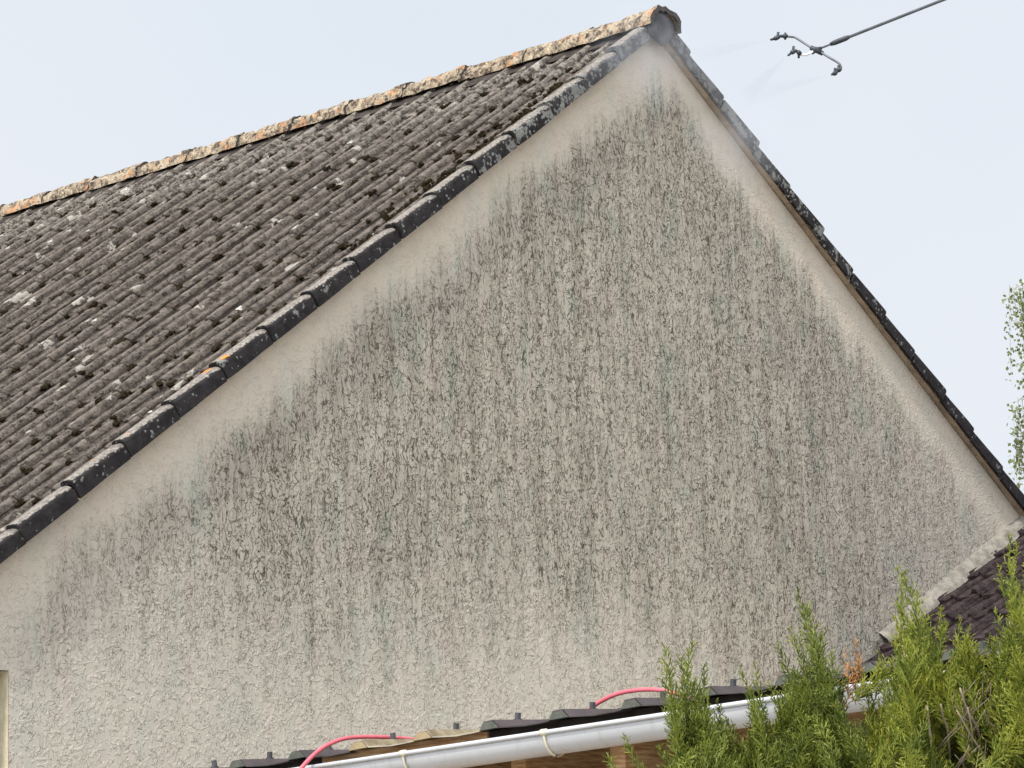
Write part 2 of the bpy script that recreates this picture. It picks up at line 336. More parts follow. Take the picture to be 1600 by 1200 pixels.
# roof tiles -------------------------------------------------------
U0L, U0R = .046, .241
def prof(t):                 # tile cross-section over its 0.30 m cover width
    t = t % .30; h = 0.
    if t < .060: h = .034*math.sin(math.pi*t/.060)**.5
    elif .066 < t < .085: h = .004
    elif .160 < t < .195: h = .021*math.sin(math.pi*(t-.160)/.035)**.6
    elif .281 < t < .2905: h = .008
    elif t >= .2905 or .152 < t < .159: h = -.016
    return h
TS = [0, .002, .007, .015, .025, .035, .045, .053, .058, .060, .067, .075, .084, .10, .125, .151, .153, .1585, .1605, .164, .170, .1775, .185, .191, .1945, .197, .22, .25, .2805, .282, .290, .291, .2995]
roof = hp(MB().box((0, .1, -.005), (UE, YB, .016), slope(-1)).box((0, .1, -.005), (UE, YB, .016), slope(1)).build('roof', M_soffit))
def tiles(side, u0, vmax, name):
    b = MB(); M = slope(side); r_ = random.Random(3+side)
    rows = int((UE-.2)/G)+2; cols = int(vmax/.30)
    for k in range(rows):
        uj = u0+k*G                       # tail of this course
        for c in range(cols):
            y0 = .085+c*.30; du = r_.uniform(-.010, .010); dw = r_.uniform(-.003, .004); tw = r_.uniform(-.004, .004); sk = r_.uniform(-.004, .004)
            secs = []
            for (uu, ww) in ((uj-G-.02, .0355), (uj-G*.85, .037), (uj-G*.7, .0385), (uj-G*.55, .0403), (uj-G*.4, .0422), (uj-G*.28, .0437), (uj-G*.17, .0452), (uj-.025, .0472), (uj-.008, .0475), (uj, .0455)):
                if uu < .0: uu = .0
                secs.append([(uu+du, y0+t+sk, ww+dw+tw*(t/.3-.5)+prof(t)+(r_.uniform(-.0022, .0022))) for t in TS])
            # blunt tail: down to the underside
            secs.append([(uj+du-.002+r_.uniform(-.004, .002), y0+t+sk, .0345+dw+prof(t)*.92) for t in TS])
            P = np.array(secs); sh = P.shape
            b.grid(M(P.reshape(-1, 3)).reshape(sh)) if side < 0 else b.grid(M(P.reshape(-1, 3)).reshape(sh)[::-1])
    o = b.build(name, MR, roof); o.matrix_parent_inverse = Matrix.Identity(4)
    me = o.data; me.polygons.foreach_set('use_smooth', [True]*len(me.polygons))
    return o
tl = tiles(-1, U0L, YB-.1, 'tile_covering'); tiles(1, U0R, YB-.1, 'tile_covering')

# verge tiles: a plate with a rounded shoulder and a deep skirt
def verge_tile(side, uj, seed):
    r_ = random.Random(seed); M = slope(side); b = MB()
    pr = [(.016, .0), (0, .0), (-.001, .05), (0, .074), (.004, .083), (.013, .090), (.03, .094), (.065, .093), (.078, .087), (.084, .072), (.086, .05), (.07, .05), (.066, .075), (.02, .075), (.016, .066)]
    du = r_.uniform(-.008, .008); dy = r_.uniform(-.006, .006); dw = r_.uniform(-.004, .004)
    sec = []
    L = [(uj-G+.004, -.015, 0), (uj-G*.8, -.0115, .001), (uj-G*.5, -.007, 0), (uj-G*.2, -.003, -.001), (uj-.012, 0, 0), (uj-.003, -.001, .003)]
    for (uu, ww, in_) in L:
        sec.append([(max(uu, .0)+du, dy+y_+in_+(1-(uj-uu)/G)*-.006+r_.uniform(-.0006, .0006), w_+ww*(1. if w_ > .04 else .30)+dw*(1. if w_ > .04 else .4)+r_.uniform(-.001, .001)+(.006 if w_ < .04 else 0)) for (y_, w_) in pr])
    P = np.array(sec); n = len(pr)
    V = M(P.reshape(-1, 3)); F = [(i*n+k, i*n+(k+1) % n, (i+1)*n+(k+1) % n, (i+1)*n+k) for i in range(len(L)-1) for k in range(n)]
    F += [tuple(range(n))[::-1], tuple(range((len(L)-1)*n, len(L)*n))]
    b.add(V, F); o = b.build('verge_tile', MV, roof); o.matrix_parent_inverse = Matrix.Identity(4)
    for i, p in enumerate(o.data.polygons): p.use_smooth = (i % n in (3, 4, 5, 6, 7, 8))and i < (len(L)-1)*n
    return o
for k in range(18):
    if U0L+k*G > .2: verge_tile(-1, U0L+k*G, k)
for k in range(18): verge_tile(1, U0R+k*G, 50+k)

# ridge tiles
def ridge_tile(y0, y1, seed):
    r_ = random.Random(seed); n = 15; b = MB(); rad = .113 if y0 < 0 else .100; zc = ZB+.020+r_.uniform(-.004, .004)
    secs = []; ns = 9
    for i in range(ns):
        f = i/(ns-1); y = y0+(y1-y0)*f; sc_ = (1.0+.10*(1-f)+(.03 if i < 2 else 0))*.94   # wide near end laps the next
        row = []
        for k in range(n):
            t = math.pi*(.0+1.0*k/(n-1)); rr = rad*sc_+r_.uniform(-.011, .008)
            row.append((XC-math.cos(t)*rr*1.12, y, zc+r_.uniform(-.002, .002)+math.sin(t)**.85*rr*.98-.003*abs(math.cos(t))**3))
        secs.append(row)
    b.grid(np.array(secs))
    for i, y in ((0, y0),):
        row = np.array(secs[i]); inner = (row-[XC, 0, zc-.02])*[.80, 1, .80]+[XC, .0, zc-.02]
        b.grid(np.array([inner, row]))
    o = b.build('ridge_tile', MRI, roof, True); o.matrix_parent_inverse = Matrix.Identity(4)
    return o
y = -.048
for k in range(20):
    L_ = .466
    if y > YB-.1: break
    ridge_tile(y, y+L_+.03, 100+k); y += L_
# mortar bed under the ridge, and the grey ridge end
b = MB()
P = []
for i in range(120):
    yy = -.0+i*(YB/119); 
    P.append([(XC-.142+random.uniform(-.004, .004), yy, ZB-.04+random.uniform(-.004, .004)), (XC-.088+random.uniform(-.006, .006), yy, ZB+.012), (XC-.06, yy, ZB+.03), (XC+.06, yy, ZB+.03), (XC+.142, yy, ZB-.04)])
b.grid(np.array(P)); o = b.build('ridge_mortar', M_dmort, roof, True); o.matrix_parent_inverse = Matrix.Identity(4)
b = MB(); ring = []; nn = 22
for k in range(nn):
    t = 2*math.pi*k/nn; c_, s_ = math.cos(t), math.sin(t)
    x_ = c_*(.098 if s_ > 0 else .098*(1-.35*s_*s_)); z_ = s_*(.085 if s_ > 0 else .092)
    ring.append((XC-.005+x_+random.uniform(-.005, .005), 0, ZB+.022+z_+random.uniform(-.005, .005)))
ring = np.array(ring)
rings = []
for (sc_, yy) in ((.2, -.030), (.7, -.031), (.95, -.028), (1., -.020), (1., .0)):
    q = (ring-[XC, 0, ZB+.022])*[sc_, 1, sc_]+[XC, yy, ZB+.022]; rings.append(q)
P = np.array([np.vstack([q, q[:1]]) for q in rings]); b.grid(P); b.add(rings[0], [tuple(range(nn))[::-1]])
o = b.build('ridge_end', M_end, roof, True); o.matrix_parent_inverse = Matrix.Identity(4); o['label'] = 'smooth grey rounded disc closing the ridge'

# moss clumps along the tile tails
def blob(b, c, s, r_, M):
    nu, nv = 7, 5; V = []; ax = [r_.uniform(.7, 1.3) for _ in range(3)]
    for i in range(nv):
        ph = math.pi*(i/(nv-1)-.5)
        for j in range(nu):
            th = 2*math.pi*j/nu; q = s*r_.uniform(.7, 1.25)
            V.append((c[0]+q*ax[0]*math.cos(ph)*math.cos(th), c[1]+q*ax[1]*math.cos(ph)*math.sin(th), c[2]+q*.7*math.sin(ph)))
    b.add(M(np.array(V)), [(i*nu+j, i*nu+(j+1) % nu, (i+1)*nu+(j+1) % nu, (i+1)*nu+j) for i in range(nv-1) for j in range(nu)])
b = MB(); r_ = random.Random(11); M = slope(-1)
for k in range(18):
    uj = U0L+k*G
    for c in range(29):
        for t, pb in ((.137, .85), (.268, .85), (.02, .15)):
            if r_.random() < pb:
                yy = .085+c*.3+t+r_.uniform(-.02, .02)
                for q in range(r_.randint(2, 6)): blob(b, (uj+r_.uniform(-.012, .035), yy+r_.gauss(0, .012), .046+prof(yy-.085)*.8), r_.uniform(.008, .017), r_, M)
for k in range(260):                 # heavier moss beside the verge towards the ridge
    uu = r_.uniform(.5, 2.6); blob(b, (uu, .1+abs(r_.gauss(0, .10)), .051+r_.uniform(0, .012)), r_.uniform(.008, .020), r_, M)
for k in range(17):                  # beside every verge joint
    for q in range(9): blob(b, (U0L+k*G+r_.uniform(-.03, .03), .09+r_.uniform(0, .05), .055), r_.uniform(.008, .018), r_, M)
o = b.build('moss', M_moss, roof); o.matrix_parent_inverse = Matrix.Identity(4); o['kind'] = 'stuff'
M_wl = simple('white_lichen', (.42, .40, .36), .95, .25, 50, .6)
b = MB(); r_ = random.Random(5)
for k in range(17):                  # pale lichen crusts on tile noses
    uj = U0L+k*G
    for c in range(29):
        if r_.random() < (.07 if k > 5 else .12):
            t = r_.choice((.037, .18, .12)); y0 = .085+c*.3+t; L0 = r_.uniform(.02, .07); W0 = r_.uniform(.008, .024)
            rows = []
            u_c = uj-.006-r_.uniform(0, .05)
            for i in range(6):
                f = i/5; ww = W0*math.sin(math.pi*min(max(f, .06), .94))**.5*r_.uniform(.7, 1.2)
                rows.append([(u_c-L0*(1-f), y0+s*ww, .0495-.042*(uj-(u_c-L0*(1-f)))+prof(y0+s*ww-.085)+(.0035 if abs(s) < .9 else .0005)) for s in (-1, -.5, 0, .5, 1)])
            P = np.array(rows); b.grid(M(P.reshape(-1, 3)).reshape(P.shape))
o = b.build('lichen', M_wl, roof, True); o.matrix_parent_inverse = Matrix.Identity(4); o['kind'] = 'stuff'
for s in roof.children: s.parent = roof; s.matrix_parent_inverse = roof.matrix_world.inverted() if False else Matrix.Identity(4)

# ------------------------------------------------------------------ extension at the right, its roof abutting the gable
ext = tag(empty('extension', (3.6, -1.5, 0)), 'low extension with a dark purple-brown tiled roof edged by a cream mortar fillet', 'extension')
def ep(o): o.parent = ext; o.matrix_parent_inverse = Matrix.Translation((-3.6, 1.5, 0)); return o
E0, EZ, EA = 1.52, 2.86, R(27.2); ec, es = math.cos(EA), math.sin(EA)
def EM(v): v = np.asarray(v, float); return np.stack([E0+v[:, 0]*ec-v[:, 2]*es, v[:, 1], EZ+v[:, 0]*es+v[:, 2]*ec], -1)
M2 = NT('purple_brown_tile'); o2 = M2.obj(); q2 = M2.noise(o2, 18., 5, .7)
M2.col(M2.mix(M2.ss(q2, .35, .7), (.020, .013, .014), (.075, .052, .052))); M2.bump(M2.noise(o2, 40., 5, .7), 1., .02)
b = MB(); r_ = random.Random(2)
for k in range(15):
    for c in range(12):
        y0 = YW-.03-.30*(c+1); us = k*.33; secs = []
        for (uu, ww) in ((us+.37, .0), (us+.2, .013), (us+.02, .028), (us, .027), (us, .004)):
            secs.append([(uu, y0+t, ww+1.2*prof(t)+r_.uniform(-.005, .005)) for t in TS])
        P = np.array(secs); b.grid(EM(P.reshape(-1, 3)).reshape(P.shape)[::-1])
ep(b.build('roof', M2.m))
b = MB(); rows = []
for i in range(80):
    uu = .42+i*.058; j = lambda: r_.uniform(-.008, .008)
    rows.append(EM([(uu, YW+.002, .085+j()), (uu, YW-.015+j()*.5, .08+j()), (uu, YW-.03+j(), .058+j()), (uu, YW-.045+j(), .04+j()), (uu, YW-.06+j(), .01)]))
b.grid(np.array(rows)[::-1]); ep(b.build('mortar_fillet', M_mortar, None, True))
b = MB(); b.box((E0+.25, -3.3, 0), (7.0, YW-.001, EZ-.05)); ep(b.build('wall', M_cream))
b = MB(); b.add([(E0+.25, -3.3, EZ-.05), (7, -3.3, EZ-.05), (7, -3.3, EZ+(7-E0)*es/ec-.03), (E0+.25, -3.3, EZ+.25*es/ec-.03)], [(0, 1, 2, 3)]); ep(b.build('gable_infill', M_cream))
M_zinc = simple('dark_grey_metal', (.06, .06, .065), .5, .2)
def half_gutter(b, P0, P1, rad=.055, th=.003, lipr=.006, n=12, outdir=None):
    P0 = np.array(P0, float); P1 = np.array(P1, float); d = (P1-P0)/np.linalg.norm(P1-P0)
    s = np.cross(d, [0, 0, 1.]); s /= np.linalg.norm(s); z = np.cross(s, d)
    secs = []
    for P in (P0, P1):
        row = []
        for k in range(n+1): t = math.pi+math.pi*k/n; row.append(P+s*rad*math.cos(t)+z*rad*math.sin(t)*1.15)
        for k in range(n, -1, -1): t = math.pi+math.pi*k/n; row.append(P+s*(rad-th)*math.cos(t)+z*(rad-th)*math.sin(t)*1.15)
        secs.append(row)
    m = len(secs[0]); V = np.array(secs).reshape(-1, 3)
    b.add(V, [(k, (k+1) % m, m+(k+1) % m, m+k) for k in range(m)]+[tuple(range(m))[::-1], tuple(range(m, 2*m))])
    for sg in (-1, 1): b.tube([P0+s*sg*(rad+lipr*.4), P1+s*sg*(rad+lipr*.4)], lipr, 10)
b = MB(); half_gutter(b, (E0-.06, -3.4, EZ-.03), (E0-.06, YW-.06, EZ-.02)); ep(b.build('gutter', M_zinc, None, True))

# ------------------------------------------------------------------ lean-to in front of the gable
# eave line runs from the gable side towards the camera's right
PR = at(1392, 1066, 8.35); PL = at(482, 1201, 9.85)     # white lip of the gutter
dL = (PL-PR); LEN = np.linalg.norm(dL); dL = dL/LEN
PR2 = PR-dL*.24; PL2 = PL+dL*.9; LEN2 = np.linalg.norm(PL2-PR2)
hd = np.array([dL[0], dL[1], 0]); hd /= np.linalg.norm(hd)
nx = np.array([hd[1], -hd[0], 0.]);  nx = nx if nx[0] > 0 else -nx       # horizontally away from the eave, under the roof
PITCH = R(3.0); SH = .010
def SM(v):                   # v columns: s along the eave from the right end, q up the roof, h above
    v = np.asarray(v, float)
    return PR2+v[:, :1]*dL+v[:, 1:2]*(nx*math.cos(PITCH)+np.array([0, 0, math.sin(PITCH)]))+v[:, 2:3]*np.array([0, 0, 1.])
base = PR2+dL*LEN2/2+nx*1.0
shed = tag(empty('lean_to', (base[0], base[1], 0)), 'timber lean-to with brown and clear corrugated sheets above a white gutter', 'lean-to')
def sp(o): o.parent = shed; o.matrix_parent_inverse = Matrix.Translation((-base[0], -base[1], 0)); return o
M_white = NT('white_plastic_gutter'); o_w = M_white.obj()
M_white.col(M_white.mix(M_white.ss(M_white.noise(M_white.map(o_w, (30, 30, 4)), 1., 4, .7), .5, .8, 0, .5), M_white.mix(M_white.noise(o_w, 4., 3, .6), (.44, .455, .48), (.54, .55, .57)), (.33, .32, .28)))
M_white.b.inputs['Roughness'].default_value = .4; M_white.b.inputs['Specular IOR Level'].default_value = .4; M_white = M_white.m
M_cream_pl = simple('aged_white_plastic', (.62, .58, .46), .5, .1)
M_tan = simple('yellowed_end_cap', (.27, .21, .12), .5, .2)
M_brown = simple('brown_roof_sheet', (.055, .042, .042), .6, .3, 9, .1, .4)
M_grn = simple('grey_green_cap', (.085, .09, .075), .8, .25, 20)
M_clear = NT('yellowed_clear_sheet'); oc = M_clear.obj()
M_clear.col(M_clear.mix(M_clear.ss(M_clear.noise(oc, 12., 4, .6), .35, .65), (.20, .13, .055), (.40, .33, .19)))
M_clear.b.inputs['Roughness'].default_value = .25; M_clear.b.inputs['Transmission Weight'].default_value = .35; M_clear.b.inputs['Specular IOR Level'].default_value = .5; M_clear = M_clear.m
M_wood = NT('pine_timber'); ow = M_wood.obj(); M_wood.col(M_wood.mix(M_wood.ss(M_wood.noise(M_wood.map(ow, (3, 3, 30)), 4., 4, .6), .3, .7), (.26, .13, .055), (.50, .33, .18))); M_wood = M_wood.m
M_dwood = simple('dark_batten', (.03, .022, .018), .9, .4, 12)
# gutter (lip on the viewer's side is the traced line)
gut0 = SM([(0, .055, 0)])[0]; gut1 = SM([(LEN2, .055, 0)])[0]
b = MB(); half_gutter(b, gut0, gut1, .058, .003, .0075); gut = sp(b.build('gutter', M_white, None, True))
gut['label'] = 'white half-round plastic gutter'
def seg_s(px):               # distance along the eave of a place seen at column px
    lo, hi = -1., LEN2+1
    for _ in range(50):
        m = (lo+hi)/2; P = PR2+dL*m; c_ = 800+FPX*((P-CAM)@rt)/((P-CAM)@fw)
        if c_ > px: lo = m
        else: hi = m
    return lo
for px in (632, 852, 1236, 1404):
    s_ = seg_s(px); b = MB(); pts = []
    for k in range(15): t = math.pi+math.pi*k/14; pts.append((s_, .055+.0615*math.cos(t), .0615*math.sin(t)*1.15))
    pts = [(s_, -.008, .014)]+pts
    P = SM(pts)
    b.tube(P, .0045, 6); b.tube(SM([(s_-.012, -.006, .004), (s_+.012, -.006, .004)]), .0105, 8)
    o = b.build('gutter_bracket', M_cream_pl, gut, True); o.matrix_parent_inverse = Matrix.Translation((-base[0], -base[1], 0)) @ Matrix.Identity(4)
    o.matrix_parent_inverse = Matrix.Identity(4)
# corrugated sheets: trapezoid rolls every SPC along the eave, running up the slope
SPC = .291; S_A = seg_s(967)
def sheet(k0, k1, mat, label, lift=.0):
    b = MB(); qs = [(.02, .0), (.3, .004), (.31, .014), (.62, .018), (.63, .028), (1.4, .04), (2.3, .05)]
    tr = [(-.006, .010), (.010, .036), (.052, .038), (.078, .013), (.12, .010), (.18, .006), (.255, .008)]
    for k in range(k0, k1):
        rows = []
        s0 = S_A-k*SPC
        for (q, hh) in qs: rows.append([(s0-ds, q, .020+SH+h_+hh*.5+lift-.03*q) for ds, h_ in tr]+[(s0-SPC+.0065, q, .020+SH+.010+hh*.5+lift-.03*q)])
        P = np.array(rows); b.grid(SM(P.reshape(-1, 3)).reshape(P.shape))
        P2 = P+[0, 0, -.004]; b.grid(SM(P2.reshape(-1, 3)).reshape(P.shape)[::-1])
        b.grid(SM(np.array([P[0], P2[0]]).reshape(-1, 3)).reshape(2, -1, 3))
    o = sp(b.build('roof_sheet', mat)); o['label'] = label
    return o
sheet(-2, 4, M_brown, 'left-hand dark brown corrugated roof sheet') if False else None
sheet(-6, -1+0, M_brown, 'dark brown corrugated roof sheet beyond the clear one') if False else None
# k grows to the viewer's right
kmin_clear, kmax_clear = -4, -2
sheet(-9, -4, M_brown, 'dark brown corrugated sheet left of the clear sheet')
sheet(-4, -2, M_clear, 'yellowed clear corrugated sheet', .003)
sheet(-2, 5, M_brown, 'dark brown corrugated sheet right of the clear sheet', .002)
for k in range(-9, 5):        # foam closers filling the roll ends
    s0 = S_A-k*SPC
    pts = [(-.002, .012), (.013, .0345), (.049, .0365), (.073, .014)]
    V = SM([(s0-ds, .012, .018+SH+h_) for ds, h_ in pts]+[(s0-ds, .05, .018+SH+h_) for ds, h_ in pts])
    b = MB().add(V, [(0, 1, 2, 3), (7, 6, 5, 4), (0, 4, 5, 1), (1, 5, 6, 2), (2, 6, 7, 3), (3, 7, 4, 0)])
    sp(b.build('roll_end', M_tan if -4 <= k < -2 else M_grn))
for k in range(-9, 5):        # capped screws
    s0 = S_A-k*SPC-.031; q = .17+random.uniform(-.015, .03); tl_ = random.uniform(-.004, .004)
    h0 = .020+SH+.038-.03*q+.001
    b = MB(); b.tube(SM([(s0, q, h0), (s0, q, h0+.006)]), .015, 10); b.tube(SM([(s0, q, h0+.006), (s0+tl_, q, h0+.026)]), .0095, 8)
    sp(b.build('screw_cap', M_zinc, None, False))
# dark closure under the sheets, fascia, rafters, posts and boarded wall
b = MB(); b.box((0, .07, -.03), (LEN2, .10, .028+SH), SM); b.box((0, .10, -.01), (LEN2, 2.28, .010), SM); sp(b.build('batten', M_dwood))
sp(MB().box((S_A+2*SPC+.01, .058, .0), (S_A+4.6*SPC, .069, .028+SH), SM).build('fascia_board', M_wood))
for i in range(9):
    s_ = .12+i*(LEN2-.2)/8; sp(MB().box((s_-.03, .125, -.15), (s_+.03, 2.2, -.012), SM).build('rafter', M_wood))
b = MB(); 
for i in range(int(LEN2/.14)):
    b.box((i*.14, .20+random.uniform(0, .004), -2.1), (i*.14+.136, .222, -.152), SM)
sp(b.build('boarded_wall', M_wood))
for s_ in (.02, LEN2/2, LEN2-.1): 
    v = SM([(s_, .14, -.15), (s_+.09, .14, -.15)]); p = v[0]
    sp(MB().box((p[0]-.045, p[1]-.045, 0), (p[0]+.045, p[1]+.045, p[2])).build('post', M_wood))

# ------------------------------------------------------------------ red hose lying over the lean-to
M_red = simple('pinkish_red_rubber', (.60, .12, .15), .45, .1, 30, 0, .4)
hose_px = [(430, 1290, 9.7), (455, 1225, 9.75), (478, 1192, 9.8), (505, 1168, 9.85), (535, 1155, 9.9), (565, 1151.5, 9.95), (600, 1152, 10.0), (636, 1154.5, 10.1), (700, 1160, 10.15), (790, 1150, 10.0), (870, 1128, 9.7), (912, 1114, 9.5), (935, 1098, 9.45), (965, 1084, 9.4), (1000, 1078, 9.35), (1035, 1079, 9.3), (1075, 1090, 9.25), (1110, 1106, 9.2), (1150, 1112, 9.3), (1200, 1104, 9.6), (1280, 1098, 9.9)]
b = MB(); b.tube(smooth_path([at(*q) for q in hose_px], 7), .0072, 10)
tag(b.build('hose', M_red, None, True), 'pinkish red rubber hose arching over the lean-to roof sheets', 'hose')

# ------------------------------------------------------------------ spray lance
M_steel = simple('grey_steel_tube', (.12, .135, .15), .4, .2, 30, 0, .5)
M_blk = simple('black_nozzle_body', (.03, .035, .045), .5, .3, 40, 0, .5)
M_wp = simple('white_plastic_elbow', (.8, .8, .8), .5, .05)
D = 15.2
lp = at(1275, 78, D)
lance = tag(empty('spray_lance', tuple(lp)), 'long thin grey spray lance with three small nozzles beside the ridge', 'spray lance')
def lpn(o, par=None):
    o.parent = par or lance
    o.matrix_parent_inverse = Matrix.Translation(tuple(-lp)) if par is None else Matrix.Identity(4); return o
pole0, pole1 = at(1283, 75, D), at(1478, -2, D-.25); pd = pole1-pole0
b = MB(); b.tube([pole0, pole0+pd*.18], .0058, 8); b.tube([pole0+pd*.12, pole0+pd*5.5], .0085, 8); lpn(b.build('pole', M_steel, None, True))
b = MB(); b.tube([pole0+pd*.075, pole0+pd*.11, pole0+pd*.2, pole0+pd*.23], [.009, .0135, .0135, .009], 10); lpn(b.build('coupling', M_blk, None, True))
b = MB(); b.tube([at(1266, 74, D), at(1275, 78, D), at(1286, 84, D)], [.012, .015, .012], 10); b.tube([at(1268, 83, D), at(1276, 77, D), at(1284, 75, D)], [.010, .013, .008], 10); lpn(b.build('cross_joint', M_blk, None, True))
arms = [[(1270, 76, D), (1256, 67, D+.03), (1245, 60, D+.05), (1240, 58, D+.06), (1230, 57, D+.05)],
        [(1271, 80, D), (1264, 84, D-.03), (1257, 86, D-.06), (1250, 85, D-.07)],
        [(1280, 80, D), (1296, 90, D-.03), (1308, 97, D-.05), (1313, 102, D-.06), (1314, 108, D-.06), (1311, 111, D-.05)]]
nz = [[(1230, 56, 1223, 57), (1223, 57, 1218, 56), (1218, 57, 1209, 61), (1209, 61, 1203.5, 62)],
      [(1251, 85, 1246, 80), (1246, 80, 1241, 79), (1242, 79, 1236, 83), (1236, 83, 1231, 87)],
      [(1313, 107, 1309, 111), (1310, 109, 1306, 114), (1307, 113, 1302, 116), (1302, 116, 1299, 116.5)]]
rds = [.0125, .008, .0125, .0065]
tips = []
for ai, (a_, z_) in enumerate(zip(arms, nz)):
    b = MB(); b.tube(smooth_path([at(*q) for q in a_], 4), .0062, 8); arm = lpn(b.build('arm', M_steel if ai != 1 else M_wp, None, True))
    dd = a_[-1][2]; b = MB()
    for (x0, y0, x1, y1), r in zip(z_, rds):
        p0, p1 = at(x0, y0, dd), at(x1, y1, dd-.01); b.tube([p0, p0*.75+p1*.25, p0*.25+p1*.75, p1], [r*.7, r, r, r*.6], 10)
    x0, y0, x1, y1 = z_[0]; b.tube([at(x0-3, y0-5, dd), at(x0-3, y0+6, dd)], .006, 8)
    x0, y0, x1, y1 = z_[2]; b.tube([at(x0-2, y0-7, dd), at(x0-3, y0+3, dd)], .007, 8)
    lpn(b.build('nozzle', M_blk, None, True)); tips.append(at(z_[3][2], z_[3][3], dd-.02))

# ------------------------------------------------------------------ spray and mist
def vol(name, dens, color=(.9, .93, .97), grad=None):
    m = bpy.data.materials.new(name); m.use_nodes = True; t = m.node_tree; t.nodes.clear()
    o = t.nodes.new('ShaderNodeOutputMaterial'); v = t.nodes.new('ShaderNodeVolumePrincipled')
    v.inputs['Color'].default_value = (*color, 1); v.inputs['Density'].default_value = dens
    t.links.new(v.outputs[0], o.inputs['Volume'])
    c = t.nodes.new('ShaderNodeTexCoord')
    if grad == 'jet':         # thins out along the cone (object z from 0 at the nozzle)
        s = t.nodes.new('ShaderNodeSeparateXYZ'); t.links.new(c.outputs['Object'], s.inputs[0])
        a = t.nodes.new('ShaderNodeMath'); a.operation = 'DIVIDE'; a.inputs[0].default_value = dens; 
        q = t.nodes.new('ShaderNodeMath'); q.operation = 'MULTIPLY_ADD'; t.links.new(s.outputs[2], q.inputs[0]); q.inputs[1].default_value = 5.; q.inputs[2].default_value = .45
        q2 = t.nodes.new('ShaderNodeMath'); q2.operation = 'MULTIPLY'; t.links.new(q.outputs[0], q2.inputs[0]); t.links.new(q.outputs[0], q2.inputs[1])
        t.links.new(q.outputs[0], a.inputs[1])
        f = t.nodes.new('ShaderNodeMapRange'); t.links.new(s.outputs[2], f.inputs[0]); f.inputs[1].default_value = .15; f.inputs[2].default_value = .62; f.inputs[3].default_value = 1; f.inputs[4].default_value = 0
        g = t.nodes.new('ShaderNodeMath'); g.operation = 'MULTIPLY'; t.links.new(a.outputs[0], g.inputs[0]); t.links.new(f.outputs[0], g.inputs[1])
        t.links.new(g.outputs[0], v.inputs['Density'])
    if grad == 'puff':
        l = t.nodes.new('ShaderNodeVectorMath'); l.operation = 'LENGTH'; t.links.new(c.outputs['Object'], l.inputs[0])
        f = t.nodes.new('ShaderNodeMapRange'); f.interpolation_type = 'SMOOTHSTEP'; t.links.new(l.outputs['Value'], f.inputs[0]); f.inputs[1].default_value = .1; f.inputs[2].default_value = 1.; f.inputs[3].default_value = 1; f.inputs[4].default_value = 0
        nn_ = t.nodes.new('ShaderNodeTexNoise'); t.links.new(c.outputs['Object'], nn_.inputs['Vector']); nn_.inputs['Scale'].default_value = 2.2; nn_.inputs['Detail'].default_value = 3
        f2 = t.nodes.new('ShaderNodeMapRange'); t.links.new(nn_.outputs['Fac'], f2.inputs[0]); f2.inputs[1].default_value = .35; f2.inputs[2].default_value = .65; f2.inputs[3].default_value = .1; f2.inputs[4].default_value = 1.7
        g = t.nodes.new('ShaderNodeMath'); g.operation = 'MULTIPLY'; t.links.new(f.outputs[0], g.inputs[0]); t.links.new(f2.outputs[0], g.inputs[1])
        h = t.nodes.new('ShaderNodeMath'); h.operation = 'MULTIPLY'; t.links.new(g.outputs[0], h.inputs[0]); h.inputs[1].default_value = dens
        t.links.new(h.outputs[0], v.inputs['Density'])
    return m
MJ = vol('spray_droplets', 3.2, (.42, .46, .52), 'jet')
tg = [at(1085, 88, D+.25), at(1165, 150, D+.3), at(1170, 150, D+.25)]
jl = ['faint spray jet from the topmost nozzle', 'faint spray jet from the middle nozzle', 'faint spray jet from the lowest nozzle']
for tip, t_, lb in zip(tips, tg, jl):
    b = MB(); d_ = Vector(t_-tip); L_ = d_.length; n = 16
    V = [(0, 0, 0)]+[(L_*.11*math.cos(2*math.pi*k/n), L_*.11*math.sin(2*math.pi*k/n), L_) for k in range(n)]
    b.add(V, [(0, 1+(k+1) % n, 1+k) for k in range(n)]+[tuple(range(1, n+1))])
    o = b.build('spray_jet', MJ); o.location = tip; o.rotation_euler = d_.to_track_quat('Z', 'Y').to_euler()
    tag(o, lb, 'spray jet', 'jets of spray leaving the nozzles', 'stuff')
MP = vol('drifting_mist', .75, (.80, .84, .92), 'puff')
def puff(c, s, lb, den=None):
    b = MB(); n, m = 16, 10
    P = np.array([[(math.sin(math.pi*i/(m-1))*math.cos(2*math.pi*k/n), math.sin(math.pi*i/(m-1))*math.sin(2*math.pi*k/n), math.cos(math.pi*i/(m-1))) for k in range(n+1)] for i in range(m)])
    b.grid(P[::-1]); o = b.build('mist', MP); o.location = c; o.scale = s; tag(o, lb, 'mist', None, 'stuff')
puff((-.12, -.10, 6.02), (.55, .22, .34), 'pale drifting mist round the end of the ridge')
puff((.55, -.14, 5.70), (.50, .22, .36), 'pale drifting mist in front of the right verge near its top')


